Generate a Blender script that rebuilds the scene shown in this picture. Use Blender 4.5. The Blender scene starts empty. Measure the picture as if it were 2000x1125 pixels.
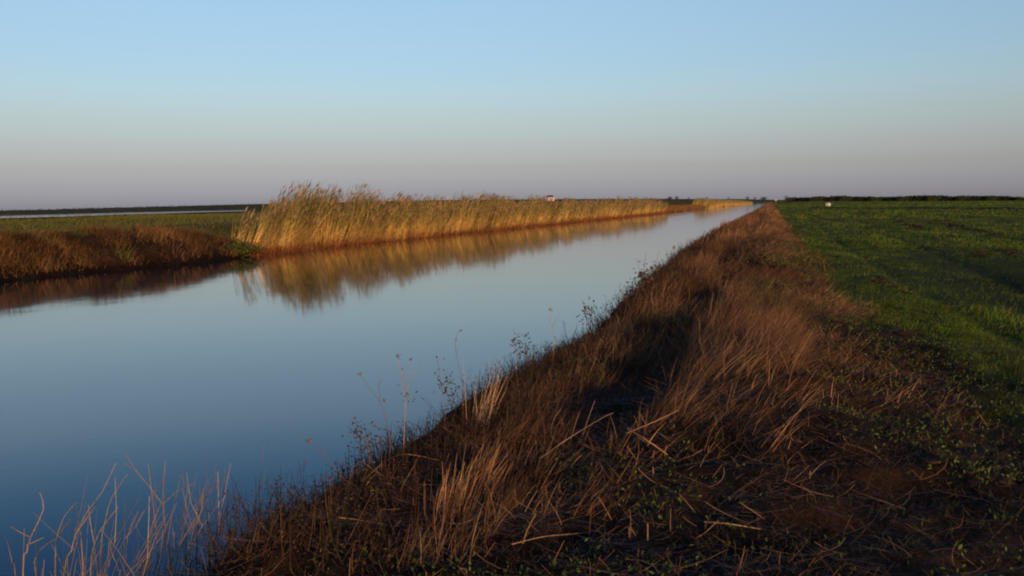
import bpy, math
import numpy as np
from mathutils import Vector, Matrix

rng = np.random.default_rng(11)
S = bpy.context.scene
COL = S.collection
R = math.radians

# ------------------------------------------------------------------ camera
# metres; the canal runs along +Y, water level z = 0, the eye is 2.4 m above it
EYE = Vector((0.0, 0.0, 2.4))
FPX = 1900.0                                   # focal length in pixels of the 2000 px wide photograph
up_c = Vector((-23 / 2000, 1.0, 162 / FPX)).normalized()          # world up seen by the camera (0.66 degrees of roll)
dY = Vector((505 / FPX, (562.5 - 394.7) / FPX, -1.0)).normalized()  # direction of the canal seen by the camera
dY = (dY - up_c * dY.dot(up_c)).normalized()
dX = dY.cross(up_c)
M3 = Matrix((dX, dY, up_c))                    # camera axes -> world axes
cam = bpy.data.cameras.new('camera')
cam_o = bpy.data.objects.new('camera', cam)
COL.objects.link(cam_o)
S.camera = cam_o
cam.sensor_width = 36.0
cam.lens = 36.0 * FPX / 2000.0
cam.clip_start = 0.05
cam.clip_end = 20000.0
cam_o.matrix_world = Matrix.Translation(EYE) @ M3.to_4x4()

# ------------------------------------------------------------------ sky, sun, exposure
SUN_EL, SUN_AZ = 8.0, 150.0                    # degrees; azimuth clockwise from +Y: behind the camera, to its right
W = bpy.data.worlds.new('World')
S.world = W
W.use_nodes = True
nt = W.node_tree
sky = nt.nodes.new('ShaderNodeTexSky')
sky.sky_type = 'NISHITA'
sky.sun_disc = False
sky.sun_elevation = R(SUN_EL)
sky.sun_rotation = R(SUN_AZ)
sky.air_density, sky.dust_density, sky.ozone_density = 1.0, 1.0, 3.0
tc = nt.nodes.new('ShaderNodeTexCoord')
sep = nt.nodes.new('ShaderNodeSeparateXYZ')
nt.links.new(tc.outputs['Generated'], sep.inputs[0])
mr = nt.nodes.new('ShaderNodeMapRange')
mr.inputs['From Min'].default_value = 0.0
mr.inputs['From Max'].default_value = 0.8
nt.links.new(sep.outputs['Z'], mr.inputs['Value'])
ramp = nt.nodes.new('ShaderNodeValToRGB')
ramp.color_ramp.interpolation = 'LINEAR'
SKY_TINT = [(0.0065, (1.060, 1.060, 1.900)), (0.0262, (0.960, 0.905, 1.520)), (0.0480, (0.985, 0.835, 1.120)), (0.0763, (1.125, 0.890, 1.020)), (0.1089, (1.290, 1.010, 1.005)), (0.1415, (1.390, 1.130, 1.100)), (0.1848, (1.440, 1.210, 1.155)), (0.2578, (1.620, 1.340, 1.235)), (0.3445, (0.860, 1.080, 1.240)), (0.4683, (0.420, 0.660, 1.080)), (0.6250, (0.420, 0.580, 0.850)), (0.9576, (0.400, 0.500, 0.700))]   # sine of the elevation / 0.8, colour of the dusk haze belt
els = ramp.color_ramp.elements
for i, (p, c) in enumerate(SKY_TINT):
    e = els[i] if i < 2 else els.new(p)
    e.position = p
    e.color = (*c, 1)
nt.links.new(mr.outputs[0], ramp.inputs[0])
mul = nt.nodes.new('ShaderNodeMix')
mul.data_type = 'RGBA'
mul.blend_type = 'MULTIPLY'
mul.inputs[0].default_value = 1.0
nt.links.new(sky.outputs[0], mul.inputs[6])
nt.links.new(ramp.outputs[0], mul.inputs[7])
bg = nt.nodes['Background']
nt.links.new(mul.outputs[2], bg.inputs[0])
bg.inputs[1].default_value = 0.15

sun = bpy.data.lights.new('sun', 'SUN')
sun.energy = 3.8
sun.angle = R(0.6)
sun.color = (1.0, 0.62, 0.33)
sun_o = bpy.data.objects.new('sun', sun)
COL.objects.link(sun_o)
sdir = Vector((math.sin(R(SUN_AZ)) * math.cos(R(SUN_EL)), math.cos(R(SUN_AZ)) * math.cos(R(SUN_EL)), math.sin(R(SUN_EL))))
sun_o.rotation_euler = sdir.to_track_quat('Z', 'Y').to_euler()
sun_o.location = (30, -40, 20)

S.view_settings.view_transform = 'Standard'
S.view_settings.look = 'None'
S.view_settings.exposure = 0.0
S.view_settings.gamma = 1.0
S.render.film_transparent = False
S.cycles.max_bounces = 6
S.cycles.filter_width = 2.0

# ------------------------------------------------------------------ helpers
def hash2(ix, iy, s):
    h = (ix.astype(np.int64) * 374761393 + iy.astype(np.int64) * 668265263 + s * 1274126177) & 0xFFFFFFFF
    h = ((h ^ (h >> 13)) * 1274126177) & 0xFFFFFFFF
    return ((h ^ (h >> 16)) & 0xFFFF) / 65535.0

def vnoise(x, y, s=0):
    x = np.asarray(x, float); y = np.asarray(y, float)
    ix = np.floor(x); iy = np.floor(y)
    fx = x - ix; fy = y - iy
    fx = fx * fx * (3 - 2 * fx); fy = fy * fy * (3 - 2 * fy)
    a = hash2(ix, iy, s); b = hash2(ix + 1, iy, s); c = hash2(ix, iy + 1, s); d = hash2(ix + 1, iy + 1, s)
    return (a * (1 - fx) + b * fx) * (1 - fy) + (c * (1 - fx) + d * fx) * fy

def fbm(x, y, s=0, o=3):
    t = 0.0; a = 0.5; f = 1.0
    for i in range(o):
        t = t + a * (vnoise(np.asarray(x) * f, np.asarray(y) * f, s + 17 * i) * 2 - 1)
        a *= 0.5; f *= 2.03
    return t                                       # about -0.8 .. 0.8

def sstep(x, a, b):
    t = np.clip((np.asarray(x, float) - a) / (b - a), 0, 1)
    return t * t * (3 - 2 * t)

def ray(px, py):
    """world direction through a pixel of the 2000x1125 photograph, one unit deep"""
    return M3 @ Vector(((px - 1000) / FPX, (562.5 - py) / FPX, -1.0))

def at_depth(px, py, D):
    return EYE + ray(px, py) * D

def at_x(px, X):
    """distance along the canal at which the line X is crossed in image column px (level ray)"""
    d = ray(px, 400)
    t = (X - EYE.x) / d.x
    return d.y * t, t

def link(o, parent=None):
    COL.objects.link(o)
    if parent is not None:
        o.parent = parent
    return o

def tag(o, label=None, cat=None, group=None, kind=None):
    for k, v in (('label', label), ('category', cat), ('group', group), ('kind', kind)):
        if v:
            o[k] = v
    return o

def mesh_obj(name, verts, faces, mat, parent=None, cols=None, smooth=True):
    """verts (n,3); faces: list of tuples or (m,4) array; cols (n,3) per-vertex base colour"""
    me = bpy.data.meshes.new(name)
    verts = np.asarray(verts, np.float32)
    if isinstance(faces, np.ndarray):
        m, k = faces.shape
        me.vertices.add(len(verts)); me.vertices.foreach_set('co', verts.ravel())
        me.loops.add(m * k); me.loops.foreach_set('vertex_index', faces.astype(np.int32).ravel())
        me.polygons.add(m)
        me.polygons.foreach_set('loop_start', np.arange(0, m * k, k, dtype=np.int32))
        me.polygons.foreach_set('loop_total', np.full(m, k, np.int32))
    else:
        me.from_pydata([tuple(map(float, v)) for v in verts], [], faces)
    me.update(calc_edges=True)
    if smooth:
        me.polygons.foreach_set('use_smooth', np.ones(len(me.polygons), bool))
    if cols is not None:
        a = me.color_attributes.new('tint', 'FLOAT_COLOR', 'POINT')
        c = np.ones((len(verts), 4), np.float32); c[:, :3] = cols
        a.data.foreach_set('color', c.ravel())
    me.materials.append(mat)
    return link(bpy.data.objects.new(name, me), parent)

class Acc:
    """collects ribbons and tubes into one mesh"""
    def __init__(self):
        self.v, self.f, self.c, self.n = [], [], [], 0
    def add(self, v, f, c):
        self.v.append(np.asarray(v, np.float32)); self.f.append(np.asarray(f) + self.n)
        self.c.append(np.asarray(c, np.float32)); self.n += len(v)
    def ribbons(self, base, length, width, az, lean, bend, col, seg=3, tip=0.15, roll=None, tipcol=None, curl=0.0):
        """N curved tapering blades: lean (from vertical) at the root, lean + bend at the tip"""
        N = len(base)
        if N == 0:
            return
        o = np.ones(N)
        length, width, az, lean, bend = (np.asarray(q, float) * o for q in (length, width, az, lean, bend))
        roll = rng.uniform(0, 2 * np.pi, N) if roll is None else np.asarray(roll) * o
        curl = np.asarray(curl, float) * o
        P = np.array(base, float)
        pts = [P.copy()]
        for k in range(seg):
            th = lean + bend * (k + 0.5) / seg
            ak = az + curl * ((k + 0.5) / seg - 0.5)
            hd = np.stack([np.cos(ak), np.sin(ak), np.zeros(N)], 1)
            P = P + (length / seg)[:, None] * (hd * np.sin(th)[:, None] + np.array([0, 0, 1.0]) * np.cos(th)[:, None])
            pts.append(P)
        side = np.stack([np.cos(roll), np.sin(roll), np.zeros(N)], 1)
        V = np.empty((N, seg + 1, 2, 3)); C = np.empty((N, seg + 1, 2, 3))
        tc_ = col if tipcol is None else tipcol
        for k in range(seg + 1):
            t = k / seg
            w = width * (1 - (1 - tip) * t ** 1.5) * 0.5
            V[:, k, 0] = pts[k] - side * w[:, None]
            V[:, k, 1] = pts[k] + side * w[:, None]
            C[:, k, :, :] = (col * (1 - t) + tc_ * t)[:, None, :]
        idx = np.arange(N * (seg + 1) * 2).reshape(N, seg + 1, 2)
        F = np.stack([idx[:, :-1, 0], idx[:, :-1, 1], idx[:, 1:, 1], idx[:, 1:, 0]], -1).reshape(-1, 4)
        self.add(V.reshape(-1, 3), F, C.reshape(-1, 3))
        return pts
    def tube(self, pts, r0, r1, col, sides=5, knots=0):
        pts = [Vector(p) for p in pts]
        n = len(pts)
        V = []
        for i, p in enumerate(pts):
            d = (pts[min(i + 1, n - 1)] - pts[max(i - 1, 0)]).normalized()
            a = d.cross(Vector((0.3, 0.9, 0.2))).normalized(); b = d.cross(a)
            r = r0 + (r1 - r0) * i / (n - 1)
            for k in range(sides):
                t = 2 * math.pi * k / sides
                V.append(p + (a * math.cos(t) + b * math.sin(t)) * r)
        F = [(i * sides + k, i * sides + (k + 1) % sides, (i + 1) * sides + (k + 1) % sides, (i + 1) * sides + k) for i in range(n - 1) for k in range(sides)]
        self.add(np.array([tuple(v) for v in V]), np.array(F), np.tile(np.asarray(col, float), (len(V), 1)))
    def leaves(self, cen, size, col, flat=0.6):
        """N small leaf quads with random tilt"""
        N = len(cen)
        a = rng.normal(size=(N, 3)); a[:, 2] *= flat; a /= np.linalg.norm(a, axis=1)[:, None]
        b = rng.normal(size=(N, 3)); b -= a * (a * b).sum(1)[:, None]; b /= np.linalg.norm(b, axis=1)[:, None]
        s = (np.asarray(size) * np.ones(N))[:, None]
        V = np.stack([cen - a * s, cen - b * s * 0.45, cen + a * s, cen + b * s * 0.45], 1)
        F = np.arange(N * 4).reshape(N, 4)
        self.add(V.reshape(-1, 3), F, np.repeat(col, 4, axis=0))
    def build(self, name, mat, parent=None, origin=None):
        v = np.concatenate(self.v)
        if origin is not None:
            v = v - np.asarray(origin, np.float32)
        o = mesh_obj(name, v, np.concatenate(self.f), mat, parent, np.concatenate(self.c))
        if origin is not None and parent is None:
            o.location = origin
        return o

def vary(col, N, v=0.25, h=0.12):
    """N colours around one albedo: brightness varies by v, hue by h"""
    b = np.exp(rng.normal(0, v, N))[:, None]
    return np.clip(np.asarray(col)[None] * b * np.exp(rng.normal(0, h, (N, 3))), 0.003, 0.8)

def mixcol(pal, N, v=0.25, h=0.1):
    """pal: list of (weight, colour)"""
    w = np.array([p[0] for p in pal], float); w /= w.sum()
    k = rng.choice(len(pal), N, p=w)
    return vary((1, 1, 1), N, v, h) * np.array([p[1] for p in pal])[k]

# ------------------------------------------------------------------ materials
def principled(name, rough=0.8, spec=0.15):
    m = bpy.data.materials.new(name)
    m.use_nodes = True
    b = m.node_tree.nodes['Principled BSDF']
    b.inputs['Roughness'].default_value = rough
    b.inputs['Specular IOR Level'].default_value = spec
    return m, m.node_tree, b

def veg_mat(name, rough=0.75, spec=0.12):
    m, t, b = principled(name, rough, spec)
    a = t.nodes.new('ShaderNodeVertexColor'); a.layer_name = 'tint'
    n = t.nodes.new('ShaderNodeTexNoise'); n.inputs['Scale'].default_value = 30.0; n.inputs['Detail'].default_value = 3
    g = t.nodes.new('ShaderNodeNewGeometry')
    t.links.new(g.outputs['Position'], n.inputs['Vector'])
    r = t.nodes.new('ShaderNodeMapRange'); r.inputs['To Min'].default_value = 0.65; r.inputs['To Max'].default_value = 1.35
    t.links.new(n.outputs['Fac'], r.inputs['Value'])
    x = t.nodes.new('ShaderNodeMix'); x.data_type = 'RGBA'; x.blend_type = 'MULTIPLY'; x.inputs[0].default_value = 1.0
    t.links.new(a.outputs['Color'], x.inputs[6]); t.links.new(r.outputs[0], x.inputs[7])
    t.links.new(x.outputs[2], b.inputs['Base Color'])
    return m

M_VEG = veg_mat('plant_fibre')
M_STRAW = veg_mat('straw', 0.6, 0.25)

def ground_mat():
    m, t, b = principled('soil_and_turf', 0.95, 0.05)
    a = t.nodes.new('ShaderNodeVertexColor'); a.layer_name = 'tint'
    g = t.nodes.new('ShaderNodeNewGeometry')
    facs = []
    for sc, lo, hi, det in ((0.35, 0.6, 1.4, 5), (4.0, 0.55, 1.5, 5), (40.0, 0.6, 1.4, 3)):
        n = t.nodes.new('ShaderNodeTexNoise'); n.inputs['Scale'].default_value = sc; n.inputs['Detail'].default_value = det
        t.links.new(g.outputs['Position'], n.inputs['Vector'])
        r = t.nodes.new('ShaderNodeMapRange'); r.inputs['From Min'].default_value = 0.3; r.inputs['From Max'].default_value = 0.7
        r.inputs['To Min'].default_value = lo; r.inputs['To Max'].default_value = hi
        t.links.new(n.outputs['Fac'], r.inputs['Value']); facs.append((n, r))
    cur = a.outputs['Color']
    for n, r in facs:
        x = t.nodes.new('ShaderNodeMix'); x.data_type = 'RGBA'; x.blend_type = 'MULTIPLY'; x.inputs[0].default_value = 1.0
        t.links.new(cur, x.inputs[6]); t.links.new(r.outputs[0], x.inputs[7]); cur = x.outputs[2]
    t.links.new(cur, b.inputs['Base Color'])
    bp = t.nodes.new('ShaderNodeBump'); bp.inputs['Strength'].default_value = 0.6; bp.inputs['Distance'].default_value = 0.05
    t.links.new(facs[1][0].outputs['Fac'], bp.inputs['Height']); t.links.new(bp.outputs[0], b.inputs['Normal'])
    return m

def water_mat():
    m, t, b = principled('still_water', 0.055, 0.5)
    b.inputs['Base Color'].default_value = (0.004, 0.012, 0.022, 1)
    b.inputs['IOR'].default_value = 1.333
    g = t.nodes.new('ShaderNodeNewGeometry')
    mp = t.nodes.new('ShaderNodeMapping'); mp.inputs['Scale'].default_value = (1.0, 0.55, 1.0)
    t.links.new(g.outputs['Position'], mp.inputs['Vector'])
    n1 = t.nodes.new('ShaderNodeTexNoise'); n1.inputs['Scale'].default_value = 0.9; n1.inputs['Detail'].default_value = 3
    n2 = t.nodes.new('ShaderNodeTexNoise'); n2.inputs['Scale'].default_value = 7.0; n2.inputs['Detail'].default_value = 2
    n3 = t.nodes.new('ShaderNodeTexNoise'); n3.inputs['Scale'].default_value = 0.03; n3.inputs['Detail'].default_value = 2
    for n in (n1, n2, n3):
        t.links.new(mp.outputs[0], n.inputs['Vector'])
    # patches of breeze: ruffled here, glassy there
    r = t.nodes.new('ShaderNodeMapRange'); r.inputs['From Min'].default_value = 0.45; r.inputs['From Max'].default_value = 0.65
    r.inputs['To Min'].default_value = 0.25; r.inputs['To Max'].default_value = 1.0
    t.links.new(n3.outputs['Fac'], r.inputs['Value'])
    b1 = t.nodes.new('ShaderNodeBump'); b1.inputs['Distance'].default_value = 0.005
    b2 = t.nodes.new('ShaderNodeBump'); b2.inputs['Distance'].default_value = 0.0008
    t.links.new(r.outputs[0], b1.inputs['Strength']); t.links.new(r.outputs[0], b2.inputs['Strength'])
    t.links.new(n1.outputs['Fac'], b1.inputs['Height']); t.links.new(n2.outputs['Fac'], b2.inputs['Height'])
    t.links.new(b1.outputs[0], b2.inputs['Normal']); t.links.new(b2.outputs[0], b.inputs['Normal'])
    return m

M_GROUND = ground_mat()
M_WATER = water_mat()

def plain(name, col, rough=0.7, nscale=6.0, lo=0.75, hi=1.2):
    m, t, b = principled(name, rough, 0.2)
    g = t.nodes.new('ShaderNodeTexCoord')
    n = t.nodes.new('ShaderNodeTexNoise'); n.inputs['Scale'].default_value = nscale; n.inputs['Detail'].default_value = 4
    t.links.new(g.outputs['Object'], n.inputs['Vector'])
    c = t.nodes.new('ShaderNodeValToRGB')
    c.color_ramp.elements[0].color = (*[min(1, v * lo) for v in col], 1)
    c.color_ramp.elements[1].color = (*[min(1, v * hi) for v in col], 1)
    t.links.new(n.outputs['Fac'], c.inputs[0]); t.links.new(c.outputs[0], b.inputs['Base Color'])
    return m

# ------------------------------------------------------------------ the land
FAR_W = -25.3                                    # the far waterline
SHELF = 0.10
def far_edge(Y):
    return FAR_W + 1.0 * np.exp(-((Y - 39.5) / 5.0) ** 2) + 0.55 * fbm(Y * 0.16, Y * 0 + 3.1, 5) + 0.02 * np.clip(Y - 43, 0, 40) * 0

NEAR_X = [-60, -5.4, -4.6, -3.75, -3.3, -2.75, -2.3, -1.9, -1.4, -1.0, -0.6, -0.2, 0.3, 0.9, 1.6, 3.0, 9000]
NEAR_Z = [-1.0, -1.0, -0.45, 0.00, 0.26, 0.52, 0.62, 0.60, 0.56, 0.68, 0.88, 0.96, 0.92, 0.83, 0.77, 0.75, 0.75]

def lip(Y):
    """how far the edge of the near bank is set back from the straight line"""
    return np.interp(Y, [3, 5, 8, 11, 13.5, 16, 20, 25, 35, 70, 120], [0.42, 0.36, 0.22, 0.25, 0.48, 0.72, 0.55, 0.22, 0.0, -0.15, 0.0])

def H(X, Y):
    X = np.asarray(X, float); Y = np.asarray(Y, float)
    # near bank: lip above the water, a hollow, the crest, then the field
    wob = 0.28 * fbm(Y * 0.22, Y * 0 + 0.5, 1) + 0.18 * fbm(Y * 0.9, Y * 0 + 7.7, 2)
    wob = wob * sstep(X, 6, 1)
    Xn = X + wob * 0.7 - lip(Y) * (1 - sstep(X, -1.6, -0.6))
    zn = np.interp(Xn, NEAR_X, NEAR_Z)
    hollow = np.exp(-((Xn + 1.5) / 0.55) ** 2) * 0.22 * sstep(Y, 12, 24) * np.clip(0.75 + 1.2 * fbm(Y * 0.16, Y * 0 + 5, 11), 0, 1.3)
    crest = np.exp(-((Xn + 0.2) / 0.6) ** 2) * 0.34 * fbm(Y * 0.24, X * 0.3 + 9, 13) * sstep(Y, 8, 16)
    zn = zn + hollow + crest
    tramp = (1 - sstep(Y, 4.5, 7.5)) * sstep(X, -3.2, -2.4) * (1 - sstep(X, 1.5, 3))
    zn = zn * (1 - tramp) + (0.66 + 0.05 * np.clip(X + 2, 0, 3)) * tramp
    rough = fbm(X * 1.3, Y * 1.3, 3) * 0.10 + fbm(X * 4.1, Y * 4.1, 4) * 0.06
    zn = zn + rough * sstep(X, -4.2, -3.2) * (1 - 0.6 * sstep(X, 1.5, 3.5))
    # shallow wheel ruts along the field
    for rx in (3.1, 4.9, 10.2, 12.0):
        zn = zn - 0.07 * np.exp(-((X - rx - 0.5 * np.sin(Y * 0.05 + rx)) / 0.22) ** 2)
    zn = zn + sstep(X, 1.5, 4) * (fbm(X * 0.25, Y * 0.12, 8) * 0.16)
    # far bank: a worn scarp with gullies, then flat grazing
    d = far_edge(Y) - X
    gul = 1.5 * fbm(Y * 0.42 + X * 0.25, X * 0.18, 9) + 0.8 * fbm(Y * 1.2 + X * 0.6, X * 0.4, 10)
    dd = d + gul * sstep(d, 0.1, 1.2) * (1 - sstep(d, 4, 8))
    zf = np.interp(dd, [-6, -1, 0, 0.5, 1.6, 3.2, 4.6, 8000], [-1, -1, 0, 0.30, 0.85, 1.22, 1.42, 1.52])
    zf = zf + fbm(X * 0.8, Y * 0.8, 12) * 0.10 * sstep(d, 0, 1)
    wet = sstep(Y, 42, 47) * (1 - sstep(Y, 250, 262))            # the reeds stand on a low wet shelf
    shelf = np.interp(d, [-6, -1, 0, 2, 6, 9], [-1, -1, 0, 0.22, 0.45, 1.5]) + rough * 0.4 * sstep(d, 0, 1)
    zf = zf * (1 - wet) + np.minimum(zf, shelf) * wet
    low = sstep(Y, 246, 258) * 0.45
    zf = zf - low * sstep(d, 0.2, 2)
    far_rise = 1.7 * sstep(Y, 300, 900) * np.clip(1 - X / np.maximum(Y, 1) / 0.23, 0, 1)
    zn = zn + far_rise * sstep(X, 4, 30)
    return np.where(X > -14, zn, zf)

def ground_cols(X, Y, Z):
    soil = np.array([0.018, 0.012, 0.008]); dry = np.array([0.050, 0.026, 0.013])
    green = np.array([0.050, 0.070, 0.008]); olive = np.array([0.120, 0.098, 0.026])
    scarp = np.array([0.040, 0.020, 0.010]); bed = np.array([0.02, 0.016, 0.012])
    n1 = fbm(X * 0.8, Y * 0.5, 21); n2 = fbm(X * 0.25, Y * 0.06, 22)
    s = X.shape + (1,)
    c = np.zeros(X.shape + (3,))
    kb = sstep(fbm(X * 1.6, Y * 1.1, 23), -0.25, 0.35).reshape(s)
    far_f = sstep(Y, 12, 45).reshape(s)
    bank = soil * (1 - kb) + dry * kb
    bank = bank * (1 - 0.5 * far_f) + dry * 0.5 * far_f
    edge = (sstep(X + n1 * 1.4 - 0.9 * (1 - sstep(Y, 6, 20)), 0.5, 1.6)).reshape(s)
    bare = sstep(n2 + 0.6 * n1, 0.36, 0.75).reshape(s) * (1 - sstep(Y, 120, 300)).reshape(s)
    field = green * (1 - 0.45 * bare) + soil * 0.45 * bare
    near = bank * (1 - edge) + field * edge
    d = far_edge(Y) - X
    fl = sstep(d + n1 * 1.5, 3.4, 5.2).reshape(s)
    og = sstep(fbm(X * 0.05, Y * 0.05, 25), -0.3, 0.4).reshape(s)
    scarp = scarp * (0.3 + 0.7 * sstep(Z, 0.05, 0.5).reshape(s))  # darkened near the waterline: wet mud, and painted shade from under the overhangs
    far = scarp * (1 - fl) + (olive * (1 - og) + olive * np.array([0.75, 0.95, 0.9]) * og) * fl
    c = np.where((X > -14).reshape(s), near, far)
    return np.where((Z < -0.02).reshape(s), bed, c)

def geo(a, b, s0, g):
    out = [a]
    s = s0
    while out[-1] < b:
        out.append(out[-1] + s); s *= g
    return out

gx = sorted(set([round(v, 4) for v in
     [-x for x in geo(36, 6000, 0.7, 1.12)] + list(np.arange(-36, -23.0, 0.25)) + list(np.arange(-23, -5.5, 1.25)) +
     list(np.arange(-5.5, 2.5, 0.09)) + list(np.arange(2.5, 9, 0.22)) + geo(9.0, 6000, 0.3, 1.06)]))
gy = list(np.arange(-30, 3, 1.5)) + list(np.arange(3, 14, 0.09)) + geo(14, 7000, 0.12, 1.012)
GX, GY = np.meshgrid(np.array(gx), np.array(gy))
GZ = H(GX, GY)
nx, ny = len(gx), len(gy)
ii = np.arange(nx * ny).reshape(ny, nx)
GF = np.stack([ii[:-1, :-1], ii[:-1, 1:], ii[1:, 1:], ii[1:, :-1]], -1).reshape(-1, 4)
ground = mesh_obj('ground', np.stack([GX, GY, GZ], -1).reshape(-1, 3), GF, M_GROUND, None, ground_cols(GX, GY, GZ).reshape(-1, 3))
tag(ground, 'dark soil and turf of the canal banks and flat fields', 'ground', kind='structure')

# the canal's water, one sheet between the banks; it ends where the canal bends away far off
wy = geo(-30, 1700, 6, 1.06)
wv = [(x, y, 0.0) for y in wy for x in (-31.0, -14.0, -2.2)]
wf = [(i * 3 + k, i * 3 + k + 1, i * 3 + k + 4, i * 3 + k + 3) for i in range(len(wy) - 1) for k in range(2)]
water = mesh_obj('water', wv, wf, M_WATER)
tag(water, 'still blue canal water mirroring the evening sky', 'water', kind='structure')

# a second strip of water across the grazing on the far side, parallel to the canal
def ground_hit(px, py, z):
    d = ray(px, py); t = (z - EYE.z) / d.z
    return EYE + d * t
sv = []
sx = [-300, 0, 120, 250, 370, 480]
nearp = [(428.5), (426.3), (423.3), (418.8), (415.4), (412.6), (411.2)]
farp = [(424), (421.8), (418.9), (415.2), (412.4), (410.2), (409.2)]
for x, a, b in zip(sx, nearp, farp):
    sv += [tuple(ground_hit(x, a, 1.66)), tuple(ground_hit(x, b, 1.66))]
sf = [(i * 2, i * 2 + 2, i * 2 + 3, i * 2 + 1) for i in range(len(sx) - 1)]
ditch = mesh_obj('ditch_water', sv, sf, M_WATER)
tag(ditch, 'pale strip of water lying across the far grazing land', 'water', kind='structure')

# ------------------------------------------------------------------ reeds on the far bank
REED_LEN = 2.45
WIND = 0.26                                     # azimuth the wind blows towards (radians from +X)
GOLD = (0.43, 0.265, 0.078); STRAW_C = (0.50, 0.32, 0.13); REED_GREEN = (0.085, 0.092, 0.024); PLUME = (0.26, 0.165, 0.10)

def reeds(acc, x, y, hgt, fat=1.0, leaves=7, lean0=0.24, cl=None):
    N = len(x)
    cl = np.arange(N) if cl is None else cl
    ncl = int(cl.max()) + 1
    z = H(x, y) - 0.03
    z = np.maximum(z, -0.25)
    base = np.stack([x, y, z], 1)
    az = WIND + rng.normal(0, 0.5, N)
    az = WIND + rng.normal(0, 0.4, ncl)[cl] + rng.normal(0, 0.25, N)
    lean = np.abs(rng.normal(lean0, 0.11, ncl)[cl] + rng.normal(0, 0.05, N)) + 0.01
    cbri = np.clip(np.exp(rng.normal(0, 0.30, ncl)), 0.5, 1.45)[cl][:, None]
    bend = np.abs(rng.normal(0.16, 0.12, N))
    clump = np.clip(1 + 0.7 * fbm(y * 1.3, x * 1.3, 44), 0.45, 1.6)[:, None] * cbri
    stiff = vary(GOLD, N, 0.22, 0.08) * clump
    gm = np.clip(1.05 + 1.3 * fbm(y * 0.9, x * 0.9, 45) + 0.5 * (1 - sstep(y, 55, 80)) + rng.normal(0, 0.3, ncl)[cl], 0, 1.3)
    topc = stiff * 0.55 + vary(REED_GREEN, N, 0.2, 0.1) * 0.6
    pts = acc.ribbons(base, hgt, 0.016 * fat, az, lean, bend, stiff, seg=4, tip=0.45, roll=rng.normal(0, 0.5, N), tipcol=topc)
    P = np.stack(pts, 1)                        # N,5,3
    for j in range(leaves):
        t = (j + 0.7 + rng.uniform(-0.4, 0.4, N)) / leaves * 0.98 + 0.02
        k = np.clip(t, 0, 0.999) * 4
        i0 = k.astype(int); f = (k - i0)[:, None]
        b = P[np.arange(N), i0] * (1 - f) + P[np.arange(N), np.minimum(i0 + 1, 4)] * f
        low = np.clip(1.0 - gm * np.clip((t - 0.40) * 2.6, 0, 1), 0, 1)[:, None]           # dead and golden below, still green above
        col = (vary(GOLD, N, 0.28, 0.10) * low + vary(REED_GREEN, N, 0.28, 0.12) * (1 - low)) * clump
        la = WIND + rng.normal(0, 0.75, N)
        acc.ribbons(b, rng.uniform(0.35, 0.75, N) * (hgt / 3.2), 0.026 * fat, la, rng.uniform(0.35, 0.9, N), rng.uniform(0.2, 1.1, N), col, seg=2, tip=0.1)
    m = rng.random(N) < 0.32
    nb = m.sum()
    for j in range(4):
        b = P[m, 4] - np.array([0, 0, 0.05])
        acc.ribbons(b, rng.uniform(0.18, 0.36, nb), 0.05 * fat, WIND + rng.normal(0, 0.6, nb), rng.uniform(0.1, 0.7, nb), rng.uniform(0.3, 1.1, nb), vary(PLUME, nb, 0.2, 0.08), seg=2, tip=0.2)

def reed_height(y):
    env = np.interp(y, [43, 44.5, 46.8, 48.6, 50.5, 54, 56.2, 58, 64, 74, 84, 110, 135, 150, 165, 200, 250], [1.7, 2.3, 2.9, 3.8, 3.75, 3.2, 3.8, 3.25, 3.2, 3.1, 3.3, 3.1, 2.9, 3.2, 3.35, 3.3, 3.3])
    return env * REED_LEN / 3.25

acc = Acc()
def scatter_reeds(y0, y1, per_m, depth):
    n = int((y1 - y0) * per_m)
    cl = np.arange(n) // 7
    y = rng.uniform(y0, y1, n)[cl * 7] + rng.normal(0, 0.13, n)
    dd = (rng.beta(1.1, 1.4, n) * depth)[cl * 7] + rng.normal(0, 0.12, n) + 0.12 + 0.5 * fbm(y * 0.5, y * 0 + 2, 43)
    x = far_edge(y) - dd
    ye = FAR_W / (x / y) + 0.9                          # where the view line through this reed crosses the front of the bed
    h = reed_height(ye) * np.clip(1 + 0.5 * fbm(y * 0.7, x * 0.7, 41, 4) + rng.normal(0, 0.17, n)[cl * 7] + rng.normal(0, 0.06, n), 0.4, 1.4)
    h *= np.clip(0.80 + dd * 0.12, 0.7, 1.0)
    keep = rng.random(n)[cl * 7] < np.clip(0.75 + 1.3 * fbm(y * 0.7, x * 0.5, 42), 0.12, 1) * np.interp(ye + 1.9 * fbm(y * 0.9, x * 0.9, 46), [42.9, 44.2, 46.2, 48.2], [0.0, 0.35, 0.65, 1])
    return x[keep], y[keep], h[keep], cl[keep]
for y0, y1, pm, dp, fat, lv in ((43.2, 70, 170, 4.0, 1.25, 8), (70, 120, 95, 4.5, 1.7, 7), (120, 253, 42, 5, 2.6, 6)):
    x, y, h, cl = scatter_reeds(y0, y1, pm, dp)
    reeds(acc, x, y, h, fat, lv, cl=cl)
# beaten down stems along the water's edge
n = 9000
y = 43.5 + 208 * rng.random(n) ** 1.6
x = far_edge(y) + rng.normal(0.0, 0.3, n)
acc.ribbons(np.stack([x, y, np.maximum(H(x, y), -0.05)], 1), rng.uniform(0.3, 1.1, n), 0.014 * (1 + y / 90), rng.normal(-0.2, 1.0, n), rng.uniform(0.3, 1.4, n), rng.uniform(0, 0.5, n), vary((0.21, 0.078, 0.028), n, 0.3, 0.1), seg=2)
bed = acc.build('reed_bed', M_VEG)
tag(bed, 'tall golden reeds with green tops leaning in the wind along the far bank', 'reeds', kind='stuff')

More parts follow.
